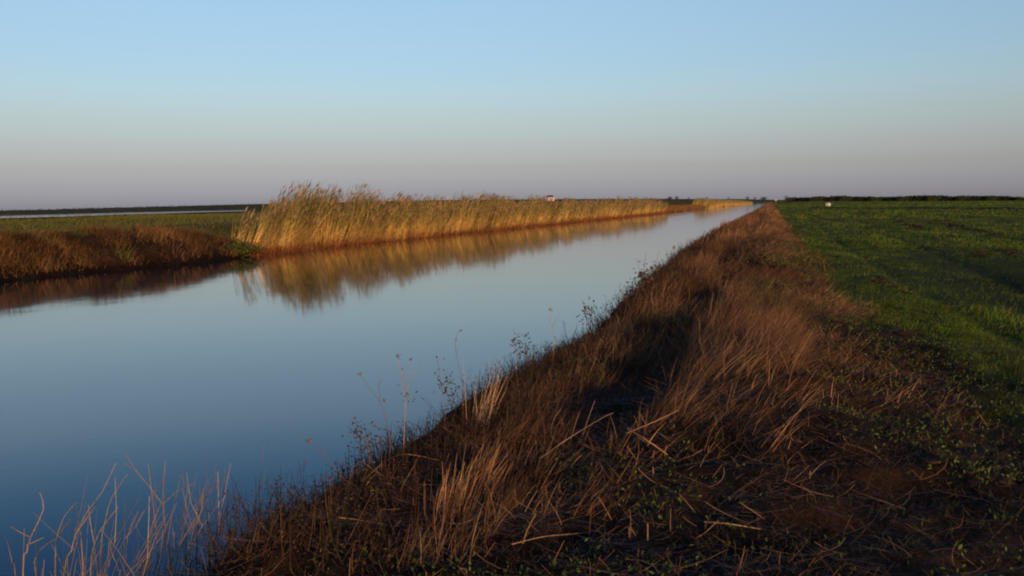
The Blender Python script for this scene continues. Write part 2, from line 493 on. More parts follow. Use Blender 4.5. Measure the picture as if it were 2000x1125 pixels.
acc = Acc()
n = 4200
y = 415 + 1150 * rng.random(n) ** 1.5
x = FAR_W - rng.uniform(-0.6, 6.5, n) - 0.5 * fbm(y * 0.05, y * 0, 6)
reeds(acc, x, y, np.full(n, 3.2) * rng.uniform(0.75, 1.15, n), 5.0, 5)
fb = acc.build('far_reed_bed', M_VEG)
tag(fb, 'thin golden line of reeds far off where the canal narrows', 'reeds', kind='stuff')

# a clump of reeds standing out from the bank between the two beds
acc = Acc()
n = 160
cy = 395.0
y = cy + rng.normal(0, 4.0, n); x = FAR_W + 1.6 + rng.normal(0, 0.7, n)
reeds(acc, x, y, rng.uniform(2.0, 3.0, n), 3.0, 6)
rc = acc.build('reed_clump', M_VEG, origin=(FAR_W + 1.6, cy, 0))
tag(rc, 'small golden reed clump standing in the water between the two reed beds', 'reed clump')

# ------------------------------------------------------------------ dead grass on the far scarp
acc = Acc()
def blades(n, x, y, L, w, az, lean, bend, col, seg=2, sink=0.02, tip=0.15, roll=None, curl=0.0):
    z = H(x, y) - sink
    return acc.ribbons(np.stack([x, y, z], 1), L, w, az, lean, bend, col, seg=seg, tip=tip, roll=roll, curl=curl)
n = 46000
y = 14 + 32 * rng.random(n)
d = rng.beta(1.3, 1.3, n) * 5.0 + 0.12
x = far_edge(y) - d
k = rng.random(n) < np.clip(0.5 + 1.8 * fbm(y * 0.8 + x * 0.5, x * 0.5, 51), 0.04, 1)
x, y, d = x[k], y[k], d[k]; n = len(x)
pal = [(5, (0.150, 0.068, 0.027)), (3, (0.25, 0.125, 0.055)), (2, (0.07, 0.045, 0.016)), (1.4, (0.075, 0.075, 0.02))]
gr = fbm(y * 0.35, x * 0.5, 52)
col = mixcol(pal, n, 0.3, 0.12)
col[gr > 0.42] = vary((0.075, 0.075, 0.018), (gr > 0.42).sum(), 0.25, 0.1)
col *= np.clip(1 + 1.5 * fbm(y * 0.7 + x * 0.4, x * 0.4, 54), 0.3, 2.0)[:, None]
blades(n, x, y, rng.uniform(0.15, 0.5, n) * (1 + 0.9 * fbm(y * 0.5, x * 0.5, 53)), 0.022, rng.normal(-0.5, 0.9, n), rng.uniform(0.15, 0.8, n), rng.uniform(0.2, 1.0, n), col)
# the low bank beyond the tall reeds
n = 9000
y = 246 + 180 * rng.random(n); d = rng.uniform(-0.1, 6, n); x = far_edge(y) - d
blades(n, x, y, rng.uniform(0.4, 1.2, n), 0.12, rng.normal(0, 0.9, n), rng.uniform(0.1, 0.7, n), rng.uniform(0.2, 0.8, n), mixcol([(3, (0.20, 0.09, 0.03)), (2, (0.28, 0.15, 0.05))], n))
sg = acc.build('scarp_grass', M_VEG)
tag(sg, 'red brown dead grass on the worn slope of the far bank', 'grass', kind='stuff')

# grazing turf on top of the far bank
acc = Acc()
n = 60000
u = rng.random(n)
y = 18 + 120 * u ** 1.3
x = -28.6 - 75 * rng.random(n) ** 1.6
dist = np.hypot(x, y)
gr = fbm(x * 0.06, y * 0.06, 55)[:, None]
col = mixcol([(3, (0.115, 0.112, 0.026)), (2, (0.085, 0.105, 0.022)), (1, (0.17, 0.125, 0.04))], n) * (1 + 0.3 * gr)
blades(n, x, y, rng.uniform(0.08, 0.22, n) * (1 + dist / 150), 0.0007 * dist, rng.normal(WIND, 1, n), rng.uniform(0.1, 0.8, n), rng.uniform(0, 0.8, n), col, seg=2)
pg = acc.build('pasture_grass', M_VEG)
tag(pg, 'short olive grass on the flat top of the far bank', 'grass', kind='stuff')

# ------------------------------------------------------------------ near bank: dead grass on the crest
acc = Acc()
BROWN = [(5, (0.150, 0.068, 0.028)), (3, (0.225, 0.115, 0.050)), (1.6, (0.33, 0.19, 0.095)), (2, (0.075, 0.034, 0.016))]
def bankx(y, lo, hi, n, p=1.0):
    return lo + (hi - lo) * rng.random(n) ** p
def thicket(x, y):
    """1 where dark leafy growth has crowded out the dead grass"""
    return sstep(fbm(x * 0.85, y * 0.38, 97, 3), 0.02, 0.22) * sstep(y, 8.5, 11) * (1 - 0.6 * sstep(y, 40, 70)) * sstep(x, -3.2, -2.4) * (1 - sstep(x, 1.0, 1.8))
def bank_layer(y0, y1, n, lo, hi, L0, L1, w, lean, bend, pal, az=WIND + 0.5, azs=0.45, dens=(0.65, 1.0, 0.9, 61), seg=3, ypow=1.0, sink=0.02):
    y = y0 + (y1 - y0) * rng.random(n) ** ypow
    x = bankx(y, lo, hi, n)
    x = x + lip(y) * (1 - sstep(x, -1.6, -0.6))
    gap = thicket(x, y) if pal is BROWN else 0.0
    k = (rng.random(n) > 0.88 * gap) & (rng.random(n) < np.clip(dens[0] + dens[1] * fbm(x * dens[2], y * dens[2] * 0.6, dens[3]), 0.03, 1))
    x, y = x[k], y[k]; n = len(x)
    tuft = np.clip(1 + 0.85 * fbm(x * 1.2, y * 0.8, 62), 0.35, 1.3)
    pk = np.clip(1 + 1.0 * fbm(x * 0.8, y * 0.45, 74), 0.4, 1.8)[:, None] * (1 + np.clip((vnoise(x * 1.4, y * 0.7, 75) - 0.62) * 4, 0, 1)[:, None] * np.array([0.15, 0.30, 0.5]))
    a = az + 0.7 * fbm(x * 0.6, y * 0.5, 63) + rng.normal(0, azs, n)
    blades(n, x, y, rng.uniform(L0, L1, n) * tuft, w * (0.7 + 0.6 * rng.random(n)), a, rng.uniform(*lean, n), rng.uniform(*bend, n), mixcol(pal, n, 0.32, 0.08) * pk, seg=seg, sink=sink, curl=rng.normal(0, 0.5, n))
# combed over by the wind on the crest
CR = (0.50, 2.0, 0.85, 61)
bank_layer(5.8, 16, 46000, -0.95, 0.25, 0.15, 0.54, 0.0055, (0.45, 1.3), (0.1, 0.8), BROWN, seg=4, azs=0.6, dens=CR)
bank_layer(14, 40, 46000, -1.0, 0.30, 0.12, 0.48, 0.010, (0.45, 1.3), (0.2, 0.9), BROWN, azs=0.7, dens=CR)
bank_layer(38, 110, 36000, -1.1, 0.4, 0.18, 0.5, 0.026, (0.4, 1.2), (0.2, 0.9), BROWN, azs=0.7, dens=(0.6, 1.3, 0.35, 69))
bank_layer(105, 420, 26000, -3.4, 0.7, 0.3, 0.8, 0.085, (0.2, 0.9), (0.2, 0.9), BROWN, dens=(0.65, 1.2, 0.15, 69))
bank_layer(400, 1600, 9000, -3.8, 1.2, 0.6, 1.2, 0.30, (0.2, 0.8), (0.2, 0.9), BROWN, seg=2)
# the lip above the water
bank_layer(4.2, 16, 26000, -3.0, -1.75, 0.08, 0.33, 0.0055, (0.05, 0.9), (0.1, 0.7), BROWN, dens=(0.35, 1.7, 0.9, 64), azs=0.8)
bank_layer(14, 40, 34000, -3.4, -1.6, 0.15, 0.48, 0.010, (0.05, 0.9), (0.1, 0.8), BROWN, dens=(0.45, 1.6, 0.7, 65), azs=0.8)
bank_layer(38, 110, 24000, -3.6, -1.0, 0.2, 0.6, 0.026, (0.05, 0.8), (0.1, 0.8), BROWN, azs=0.8, dens=(0.6, 1.4, 0.3, 65))
# flattened pale straw on the crest's sunny flank
ST = [(3, (0.34, 0.195, 0.090)), (2, (0.22, 0.115, 0.052))]
bank_layer(9, 22, 14000, -0.1, 1.1, 0.12, 0.45, 0.008, (1.0, 1.5), (0.0, 0.6), ST, azs=1.0, dens=(0.1, 2.2, 0.7, 76))
bank_layer(20, 60, 14000, -0.2, 0.8, 0.15, 0.5, 0.018, (0.9, 1.5), (0.0, 0.6), ST, azs=1.0, dens=(0.15, 2.0, 0.4, 77))
# green patches breaking up the brown
GP = [(3, (0.070, 0.090, 0.016)), (2, (0.10, 0.115, 0.022))]
bank_layer(9, 40, 22000, -2.4, 1.2, 0.05, 0.20, 0.010, (0.2, 1.2), (0.0, 0.8), GP, azs=1.5, dens=(-0.25, 2.4, 0.55, 78))
# thin cover in the hollow and along the crest's far side
bank_layer(12, 45, 16000, -2.1, -0.7, 0.15, 0.5, 0.011, (0.2, 1.0), (0.1, 0.8), BROWN, dens=(0.2, 2.2, 0.33, 70))
bank_layer(5, 40, 20000, -1.9, -0.8, 0.1, 0.36, 0.008, (0.3, 1.3), (0.0, 0.8), BROWN, azs=1.0, dens=(0.35, 1.4, 0.8, 66))
bank_layer(7, 16, 15000, 0.0, 1.6, 0.05, 0.22, 0.006, (0.6, 1.45), (0.0, 0.7), BROWN, azs=1.2, dens=(0.25, 1.5, 0.8, 67), ypow=0.8)
bank_layer(4, 8, 3000, 0.0, 1.6, 0.04, 0.18, 0.005, (0.9, 1.5), (0.0, 0.5), BROWN, azs=1.2, dens=(0.15, 1.5, 1.1, 67))
bank_layer(14, 60, 26000, 0.1, 1.1, 0.08, 0.30, 0.013, (0.5, 1.4), (0.0, 0.7), BROWN, azs=1.2, dens=(0.40, 1.5, 0.6, 68))
bank_layer(55, 160, 9000, 0.2, 1.0, 0.15, 0.4, 0.05, (0.4, 1.3), (0.0, 0.7), BROWN, azs=1.2)
dg = acc.build('dry_grass', M_VEG)
tag(dg, 'brown dead grass combed over by the wind along the near bank', 'grass', kind='stuff')

# dark scrubby growth right at the water's edge
acc = Acc()
DARK = [(4, (0.050, 0.026, 0.016)), (2, (0.095, 0.050, 0.030)), (1, (0.045, 0.042, 0.016))]
for y0, y1, n, w, sz in ((4.0, 14, 5200, 0.0065, 0.008), (12, 40, 6000, 0.012, 0.014), (38, 120, 4500, 0.022, 0.03)):
    y = y0 + (y1 - y0) * rng.random(n) ** 1.1
    x = rng.normal(-2.85, 0.33, n) + lip(y)
    k = rng.random(n) < np.clip(0.55 + 1.5 * fbm(y * 0.8, x, 71), 0.05, 1)
    x, y = x[k], y[k]; n = len(x)
    hh = rng.uniform(0.10, 0.46, n) * (1 + 0.9 * fbm(y * 0.7, x * 0, 72)) * (0.62 + 0.38 * sstep(y, 7, 12))
    pts = blades(n, x, y, hh, w, rng.uniform(0, 6.28, n), rng.uniform(0, 0.9, n), rng.normal(0, 0.6, n), mixcol(DARK, n), seg=3, tip=0.4)
    P = np.stack(pts, 1)
    for j in range(7):
        t = rng.uniform(0.15, 1.0, n) * 3
        i0 = np.minimum(t.astype(int), 2); f = (t - i0)[:, None]
        b = P[np.arange(n), i0] * (1 - f) + P[np.arange(n), i0 + 1] * f + rng.normal(0, 0.018, (n, 3))
        acc.leaves(b, sz * rng.uniform(0.6, 1.5, n), mixcol(DARK, n))
# and in patches over the hollow and the crest
for y0, y1, n, w, sz in ((8.5, 20, 9000, 0.006, 0.013), (18, 70, 9000, 0.014, 0.028)):
    y = y0 + (y1 - y0) * rng.random(n) ** 1.2
    x = rng.uniform(-3.0, 1.5, n)
    k = rng.random(n) < thicket(x, y) * 0.9
    x, y = x[k], y[k]; n = len(x)
    green = fbm(x * 0.9, y * 0.5, 98) + 0.25 * sstep(x, -0.6, 0.4) > 0.12
    pts = blades(n, x, y, rng.uniform(0.08, 0.34, n), w, rng.uniform(0, 6.28, n), rng.uniform(0, 1.0, n), rng.normal(0, 0.6, n), mixcol([(2, (0.085, 0.045, 0.025)), (1, (0.19, 0.105, 0.05))], n), seg=3, tip=0.4)
    P = np.stack(pts, 1)
    lc = np.where(green[:, None], mixcol([(3, (0.048, 0.070, 0.013)), (2, (0.075, 0.095, 0.018))], n), mixcol([(3, (0.050, 0.032, 0.018)), (2, (0.10, 0.055, 0.028)), (1, (0.05, 0.05, 0.016))], n))
    for j in range(9):
        t = rng.uniform(0.1, 1.0, n) * 3
        i0 = np.minimum(t.astype(int), 2); f = (t - i0)[:, None]
        acc.leaves(P[np.arange(n), i0] * (1 - f) + P[np.arange(n), i0 + 1] * f + rng.normal(0, 0.03, (n, 3)), sz * rng.uniform(0.6, 1.5, n), lc * np.exp(rng.normal(0, 0.25, n))[:, None])
ug = acc.build('undergrowth', M_VEG)
tag(ug, 'dark leafy scrub along the edge and in the hollows of the near bank', 'undergrowth', kind='stuff')

# straw litter trodden flat in front of the crest
acc = Acc()
n = 12000
y = 3.2 + 6.5 * rng.random(n) ** 1.2; x = rng.uniform(-2.9, 2.0, n)
k = rng.random(n) < np.clip(0.45 + 1.7 * fbm(x * 1.2, y * 1.2, 81), 0.04, 1) * np.interp(x, [-3, -0.2, 0.5, 1.6], [1, 0.75, 0.2, 0.04])
x, y = x[k], y[k]; n = len(x)
blades(n, x, y, rng.uniform(0.05, 0.34, n), rng.uniform(0.003, 0.008, n), rng.choice([0.1, 3.2, 0.6, 3.5], n) + rng.normal(0, 0.4, n), rng.uniform(1.3, 1.6, n), rng.normal(0, 0.3, n), mixcol([(4, (0.20, 0.095, 0.042)), (2, (0.32, 0.17, 0.08)), (3, (0.10, 0.046, 0.022))], n, 0.3, 0.08), seg=4, sink=-0.018, tip=0.5, roll=rng.uniform(0, 6.28, n), curl=rng.normal(0, 1.2, n))
n = 520
y = 3.6 + 6 * rng.random(n); x = rng.uniform(-2.9, 0.3, n)
blades(n, x, y, rng.uniform(0.04, 0.2, n), rng.uniform(0.003, 0.007, n), rng.uniform(0, 6.28, n), rng.uniform(0.1, 0.9, n), rng.normal(0.1, 0.3, n), mixcol([(4, (0.20, 0.095, 0.042)), (2, (0.30, 0.17, 0.09))], n), seg=3, tip=0.6)
n = 60000
y = 3.2 + 8 * rng.random(n) ** 1.2; x = -2.9 + 6.5 * rng.random(n)
k = rng.random(n) < np.clip(0.75 + 1.2 * fbm(x * 1.6, y * 1.6, 83), 0.1, 1)
x, y = x[k], y[k]; n = len(x)
blades(n, x, y, rng.uniform(0.02, 0.13, n), rng.uniform(0.002, 0.006, n), rng.uniform(0, 6.28, n), rng.uniform(1.0, 1.6, n), rng.normal(0, 0.4, n), mixcol([(4, (0.085, 0.042, 0.020)), (2, (0.13, 0.068, 0.032)), (4, (0.040, 0.022, 0.013))], n, 0.35, 0.08) * np.interp(x, [-0.2, 1.0], [1, 0.55])[:, None], seg=2, sink=-0.006, tip=0.6, roll=rng.uniform(0, 6.28, n), curl=rng.normal(0, 1.0, n))  # litter colour dimmed to the right, standing in for weaker light there
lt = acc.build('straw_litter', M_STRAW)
tag(lt, 'broken brown straw strewn over the trodden ground in front', 'straw', kind='stuff')

# low green weeds between the straw
acc = Acc()
n = 22000
y = 3.3 + 12 * rng.random(n) ** 1.3; x = rng.uniform(-2.9, 2.6, n)
k = rng.random(n) < np.clip(0.02 + 2.0 * fbm(x * 1.7, y * 1.5, 91) + np.interp(x, [-3, 0.2, 1.2], [0.0, 0.1, 0.35]) + 0.25 * (1 - sstep(y, 4.2, 5.5)), 0.0, 1)
x, y = x[k], y[k]; n = len(x)
for j in range(2):
    cen = np.stack([x + rng.normal(0, 0.02, n), y + rng.normal(0, 0.02, n), H(x, y) + rng.uniform(0.01, 0.06, n)], 1)
    acc.leaves(cen, rng.uniform(0.007, 0.017, n), mixcol([(3, (0.055, 0.085, 0.014)), (2, (0.10, 0.13, 0.024)), (1, (0.03, 0.05, 0.012))], n), 1.6)
n = 95000
y = 3.3 + 10 * rng.random(n) ** 1.2; x = rng.uniform(-2.8, 4.5, n)
k = rng.random(n) < np.clip(0.1 + 1.6 * fbm(x * 1.1, y * 1.0, 94) + np.interp(x, [-2.5, -0.2, 0.7], [-0.15, 0.0, 0.5]), 0.0, 0.9)
x, y = x[k], y[k]; n = len(x)
blades(n, x, y, rng.uniform(0.02, 0.075, n), rng.uniform(0.003, 0.006, n), rng.uniform(0, 6.28, n), rng.uniform(0.2, 1.3, n), rng.normal(0.2, 0.5, n), mixcol([(3, (0.030, 0.046, 0.010)), (2, (0.052, 0.072, 0.014)), (2, (0.05, 0.032, 0.014))], n, 0.3, 0.1), seg=2, curl=rng.normal(0, 0.8, n))
gw = acc.build('ground_weeds', M_VEG)
tag(gw, 'small green weeds growing between the straw on the near bank', 'weeds', kind='stuff')

# ------------------------------------------------------------------ the green field
acc = Acc()
FIELD = [(4, (0.058, 0.100, 0.008)), (3, (0.078, 0.124, 0.011)), (1.2, (0.034, 0.058, 0.007)), (0.6, (0.16, 0.105, 0.035))]
def field_layer(y0, y1, n, x1, L0, L1, w, ypow, seg=2):
    y = y0 + (y1 - y0) * rng.random(n) ** ypow
    x = 0.5 + (np.minimum(x1, 0.42 * y + 2.5) - 0.5) * rng.random(n)
    n1 = fbm(x * 0.8, y * 0.5, 21); n2 = fbm(x * 0.25, y * 0.06, 22)
    k = (rng.random(n) < np.clip((x - 0.55 - 0.8 * (1 - sstep(y, 6, 20))) / 1.1 + n1, 0.04, 1)) & (rng.random(n) > 0.5 * sstep(n2 + 0.6 * n1, 0.36, 0.75)) & (rng.random(n) < np.clip(0.7 + 1.2 * fbm(x * 1.3, y * 0.7, 92), 0.1, 1))
    x, y = x[k], y[k]; n = len(x)
    blades(n, x, y, rng.uniform(L0, L1, n) * (1 + 0.7 * fbm(x * 0.9, y * 0.6, 93)), w, WIND + 0.3 + rng.normal(0, 0.8, n), rng.uniform(0.1, 0.9, n), rng.uniform(0.1, 1.0, n), mixcol(FIELD, n, 0.22, 0.1) * np.clip(1 + 0.7 * fbm(x * 0.9, y * 0.07, 95) + 0.7 * fbm(x * 1.2, y * 0.5, 96), 0.4, 1.6)[:, None], seg=seg)
field_layer(4, 16, 90000, 9, 0.04, 0.10, 0.005, 1.2, 3)
field_layer(13, 40, 110000, 18, 0.05, 0.12, 0.011, 1.2)
field_layer(36, 110, 90000, 46, 0.07, 0.16, 0.032, 1.2)
field_layer(100, 320, 50000, 130, 0.12, 0.3, 0.11, 1.2)
field_layer(300, 1100, 40000, 460, 0.2, 0.45, 0.42, 1.2)
fg = acc.build('field_grass', M_VEG)
tag(fg, 'short green grass of the wide field beside the near bank', 'grass', kind='stuff')

# bare soil: clods turned up in the field and a low ridge thrown up along a drain
def march(px, py, off=0.0):
    """where the ray through a pixel meets the ground (raised by off)"""
    d = ray(px, py)
    t = np.concatenate([np.arange(2.0, 40, 0.02), np.arange(40, 600, 0.5)])
    P = np.array(EYE)[None] + t[:, None] * np.array(d)[None]
    hit = P[:, 2] < H(P[:, 0], P[:, 1]) + off
    i = int(np.argmax(hit)) if hit.any() else len(t) - 1
    return Vector(P[i])

acc = Acc()
OCT = np.array([(1, 0, 0), (0, 1, 0), (-1, 0, 0), (0, -1, 0), (0, 0, 1), (.7, .7, .5), (-.7, .7, .5), (-.7, -.7, .5), (.7, -.7, .5)], float)
OF = [(0, 1, 5), (1, 2, 6), (2, 3, 7), (3, 0, 8), (0, 5, 8), (1, 6, 5), (2, 7, 6), (3, 8, 7), (5, 6, 4), (6, 7, 4), (7, 8, 4), (8, 5, 4)]
OQ = np.array([(a, b, c, c) for a, b, c in OF])
clod_f, clod_v, clod_c = [], [], []
def clod(p, r):
    v = OCT * r * rng.uniform(0.6, 1.3, (9, 3)) * np.array([1.3, 1, 0.7]) + np.array(p)
    n0 = 9 * len(clod_v)
    clod_v.append(v); clod_f.extend([tuple(int(i) + n0 for i in f) for f in OF])
    clod_c.append(vary((0.022, 0.014, 0.009), 1, 0.25, 0.05).repeat(9, 0))
for (xa, ya), (xb, yb), sp, n in (((1735, 430), (1800, 445), 4, 26), ((1820, 432), (1965, 464), 4, 60), ((1880, 500), (1985, 492), 6, 30), ((1940, 470), (1995, 500), 6, 24),
                                  ((1700, 547), (1775, 566), 8, 34), ((1650, 655), (1860, 690), 22, 70), ((1700, 700), (1900, 735), 22, 70), ((1560, 615), (1640, 640), 12, 24), ((1900, 880), (1990, 905), 14, 30), ((1640, 770), (1720, 800), 16, 26), ((1760, 840), (1990, 960), 34, 60)):
    for _ in range(n):
        t = rng.random()
        p = march(xa + (xb - xa) * t + rng.normal(0, sp), ya + (yb - ya) * t + rng.normal(0, sp * 0.5))
        clod(p, rng.uniform(0.02, 0.05) * (0.6 + 0.055 * p.y))
for _ in range(1500):
    x_, y_ = rng.uniform(-2.6, 3.2), 3.4 + 6.5 * rng.random()
    clod((x_, y_, float(H(np.array(x_), np.array(y_)))), rng.uniform(0.006, 0.022))
sc_ = mesh_obj('soil_clods', np.concatenate(clod_v), clod_f, M_VEG, None, np.concatenate(clod_c), smooth=False)
tag(sc_, 'dark clods of turned soil lying in the green field', 'soil', kind='stuff')

def ridge(name, line, half, zt, zb, colr, seed, jag, mat):
    """a long bank: line of (x, y) ground points, crest heights zt, foot heights zb"""
    V, F, C = [], [], []
    n = len(line)
    for i, (p, t, b) in enumerate(zip(line, zt, zb)):
        q = line[min(i + 1, n - 1)] - line[max(i - 1, 0)]
        nrm = np.array([-q[1], q[0]]) / (np.hypot(*q) + 1e-9)
        for k, (o, hh) in enumerate(((-1, 0), (-0.5, 0.62), (0, 1), (0.5, 0.62), (1, 0))):
            j = jag * (vnoise(np.array(i * 0.35 + k * 9.1), np.array(k * 3.3), seed) - 0.4) * (hh > 0)
            xy = p + nrm * o * half
            V.append((xy[0], xy[1], b + (t - b) * hh + float(j)))
            C.append(np.array(colr) * (0.75 + 0.5 * float(vnoise(np.array(i * 0.3), np.array(k * 0.7), seed + 2))))
    F = [(i * 5 + k, i * 5 + k + 1, (i + 1) * 5 + k + 1, (i + 1) * 5 + k) for i in range(n - 1) for k in range(4)]
    e1 = np.array(V[F[0][1]]) - np.array(V[F[0][0]]); e2 = np.array(V[F[0][3]]) - np.array(V[F[0][0]])
    if np.cross(e1, e2)[2] < 0:
        F = [f[::-1] for f in F]
    return mesh_obj(name, V, F, mat, None, np.array(C))

xs = np.linspace(1566, 2120, 90)
pts = np.array([np.array(ground_hit(x, np.interp(x, [1566, 2000], [407.0, 409.5]), 0.75))[:2] for x in xs])
zb = H(pts[:, 0], pts[:, 1]) - 0.15
rd = ridge('soil_ridge', pts, 1.6, zb + 0.42, zb, (0.050, 0.032, 0.018), 31, 0.26, M_GROUND)
tag(rd, 'low brown ridge of soil running across the green field', 'ridge', kind='structure')

# flood embankment that closes the view beyond the far grazing
kx = [-260, 0, 250, 490, 700, 900, 1100, 1300, 1440, 1535]
kt = [420, 412.5, 405.3, 399.0, 394.5, 390.3, 389.0, 388.5, 389.0, 390.5]
kd = [240, 290, 430, 600, 720, 820, 900, 1050, 1350, 1700]
xs = np.linspace(-260, 1535, 420)
D = np.interp(xs, kx, kd); ty = np.interp(xs, kx, kt)
pts = np.array([np.array(at_depth(x, 400, d_))[:2] for x, d_ in zip(xs, D)])
zt = np.array([at_depth(x, y_, d_).z for x, y_, d_ in zip(xs, ty, D)])
eb = ridge('embankment', pts, 14.0, zt, np.full(len(xs), 1.3), (0.065, 0.058, 0.022), 33, 0.30, M_GROUND)
tag(eb, 'low dark embankment on the horizon beyond the far bank', 'embankment', kind='structure')

acc = Acc()
n = 9000
k = rng.uniform(0, 418.9, n); i0 = k.astype(int); f = k - i0
px_ = pts[i0] * (1 - f)[:, None] + pts[i0 + 1] * f[:, None]
off = rng.normal(0, 3, n)
zz = (zt[i0] * (1 - f) + zt[i0 + 1] * f) - np.abs(off) * 0.25 + rng.uniform(0, 1, n) ** 2 * 0.4 * (0.4 + vnoise(k * 0.45, k * 0, 34))
cen = np.stack([px_[:, 0] + off * 0.4, px_[:, 1] + off, zz], 1)
acc.leaves(cen, rng.uniform(0.2, 0.5, n), mixcol([(2, (0.05, 0.05, 0.018)), (1, (0.10, 0.075, 0.03)), (1, (0.03, 0.035, 0.014))], n))
es = acc.build('embankment_scrub', M_VEG)
tag(es, 'rough scrub growing along the distant embankment', 'scrub', kind='stuff')

# far wood behind the green field
acc = Acc()
LEAFD = [(3, (0.026, 0.034, 0.014)), (2, (0.040, 0.046, 0.018)), (1, (0.05, 0.04, 0.02))]
tx = [1545, 1560, 1588, 1600, 1612, 1617, 1624, 1640, 1660, 1690, 1720, 1760, 1790, 1815, 1850, 1858, 1880, 1900, 1930, 1965, 1980, 1990, 2000, 2100]
ty = [386, 386.5, 386, 383.5, 384, 386.5, 383.5, 383, 384, 384.5, 385, 384.5, 382.5, 382.5, 382.5, 384.5, 383, 383.5, 383, 383.5, 385.5, 385, 386.5, 386]
for x in np.arange(1538, 2100, 1.1):
    dpt = 1150 + 60 * math.sin(x * 0.11)
    top = np.interp(x, tx, ty) + rng.normal(0, 0.6)
    P = at_depth(x, 392, dpt); zt_ = at_depth(x, top, dpt).z
    zg = float(H(P.x, P.y))
    m = 46
    cen = np.stack([rng.normal(P.x, 1.2, m), rng.normal(P.y, 6, m), zg + (max(zt_ - zg, 1.5)) * rng.beta(1.4, 1.1, m)], 1)
    acc.leaves(cen, rng.uniform(0.6, 1.3, m), mixcol(LEAFD, m), 1.0)
tl = acc.build('treeline', M_VEG)
tag(tl, 'dark distant wood along the edge of the green field', 'wood', kind='stuff')

# ------------------------------------------------------------------ single trees on the horizon
def tree(px, top, base, dpt, wpx, label, dense=160):
    B = at_depth(px, base, dpt); T = at_depth(px, top, dpt)
    h = T.z - B.z + 1.0; r = wpx / FPX * dpt * 0.5
    o = (B.x, B.y, B.z - 1.0)
    a = Acc()
    n = dense
    u = rng.normal(size=(n, 3)); u /= np.linalg.norm(u, axis=1)[:, None]
    rad = rng.random(n) ** 0.5
    lump = 1 + 0.35 * np.sin(u[:, 0] * 5 + px) * np.cos(u[:, 2] * 4 + px)
    cen = np.stack([u[:, 0] * r * rad * lump, u[:, 1] * r * rad, h * 0.54 + u[:, 2] * h * 0.46 * rad * lump], 1)
    a.leaves(cen, rng.uniform(0.1, 0.2, n) * r, mixcol(LEAFD, n), 1.0)
    t = Acc()
    t.tube([(0, 0, -0.5), (0.05 * r, 0, h * 0.3), (0, 0.05 * r, h * 0.7)], 0.10 * r, 0.04 * r, (0.04, 0.03, 0.02))
    for q in range(5):
        an = q * 1.26 + px
        t.tube([(0, 0, h * (0.25 + 0.06 * q)), (math.cos(an) * r * 0.4, math.sin(an) * r * 0.4, h * (0.45 + 0.06 * q)), (math.cos(an) * r * 0.7, math.sin(an) * r * 0.7, h * (0.55 + 0.06 * q))], 0.045 * r, 0.015 * r, (0.04, 0.03, 0.02), sides=4)
    e = bpy.data.objects.new('distant_tree', None); link(e); e.location = o
    t.build('trunk', M_VEG, e); a.build('crown', M_VEG, e)
    return tag(e, label, 'tree', 'single trees on the horizon')

tree(1322, 381.0, 390, 1000, 9, 'small dark round tree on the horizon just past the end of the tall reeds')
tree(1308, 383.5, 390, 1000, 13, 'low spreading dark bush shaped tree directly behind the end of the tall reeds')
tree(1345, 384.0, 390, 1060, 5, 'tiny faint tree on the horizon between the tall reeds and the narrow tree')
tree(1380, 382.8, 390, 1120, 5, 'tiny narrow dark tree standing alone on the horizon above the low brown bank')
tree(1423, 384.0, 390, 1250, 5, 'tiny tree on the horizon above the thin far line of reeds')
tree(1460, 382.0, 391, 1400, 9, 'dark rounded tree above the golden far reeds, left of the canal mouth')
tree(1474, 383.0, 391, 1450, 8, 'pale twiggy tree beside the dark rounded tree near the canal mouth', 90)
tree(1492, 383.5, 391, 1500, 14, 'wide low tree on the horizon right above the far end of the canal')
tree(1535, 380.5, 392, 1120, 9, 'tallest dark tree on the horizon where the near bank meets the far wood')

# ------------------------------------------------------------------ farmhouse, bale, post
M_WALL = plain('limewash', (0.52, 0.41, 0.34), 0.8, 1.0, 0.85, 1.05)
M_ROOF = plain('dark_roof', (0.035, 0.045, 0.055), 0.7, 1.0)
M_WHITE = plain('white_film', (0.55, 0.53, 0.47), 0.35, 2.0, 0.85, 1.1)
M_POST = plain('grey_wood', (0.30, 0.24, 0.18), 0.8, 4.0)

dpt = 860.0
Bh = at_depth(1075.5, 389.5, dpt)
house = link(bpy.data.objects.new('farmhouse', None)); house.location = Bh; house.rotation_euler = (0, 0, R(14.9 + 8)); house.scale = (0.85, 0.85, 0.8)
hw, hd, hz = 3.6, 2.6, 2.6
V = [(-hw, -hd, -2), (hw, -hd, -2), (hw, hd, -2), (-hw, hd, -2), (-hw, -hd, hz), (hw, -hd, hz), (hw, hd, hz), (-hw, hd, hz), (-hw, 0, hz + 1.5), (hw, 0, hz + 1.5)]
mesh_obj('wall', V, [(0, 1, 5, 4), (2, 3, 7, 6), (1, 2, 6, 9, 5), (3, 0, 4, 8, 7)], M_WALL, house, smooth=False)
V = []
for s_ in (-1, 1):
    for xx in (-hw - 0.3, hw - 1.2):
        V += [(xx, s_ * (hd + 0.4), hz - 0.1), (xx, 0, hz + 1.75), (xx, s_ * (hd + 0.4), hz + 0.12), (xx, 0, hz + 1.97)]
rf = []
for o in (0, 8):
    rf += [(o, o + 4, o + 5, o + 1), (o + 2, o + 3, o + 7, o + 6), (o, o + 1, o + 3, o + 2), (o + 4, o + 6, o + 7, o + 5), (o, o + 2, o + 6, o + 4)]
roof = mesh_obj('roof', V, rf, M_ROOF, house, smooth=False)
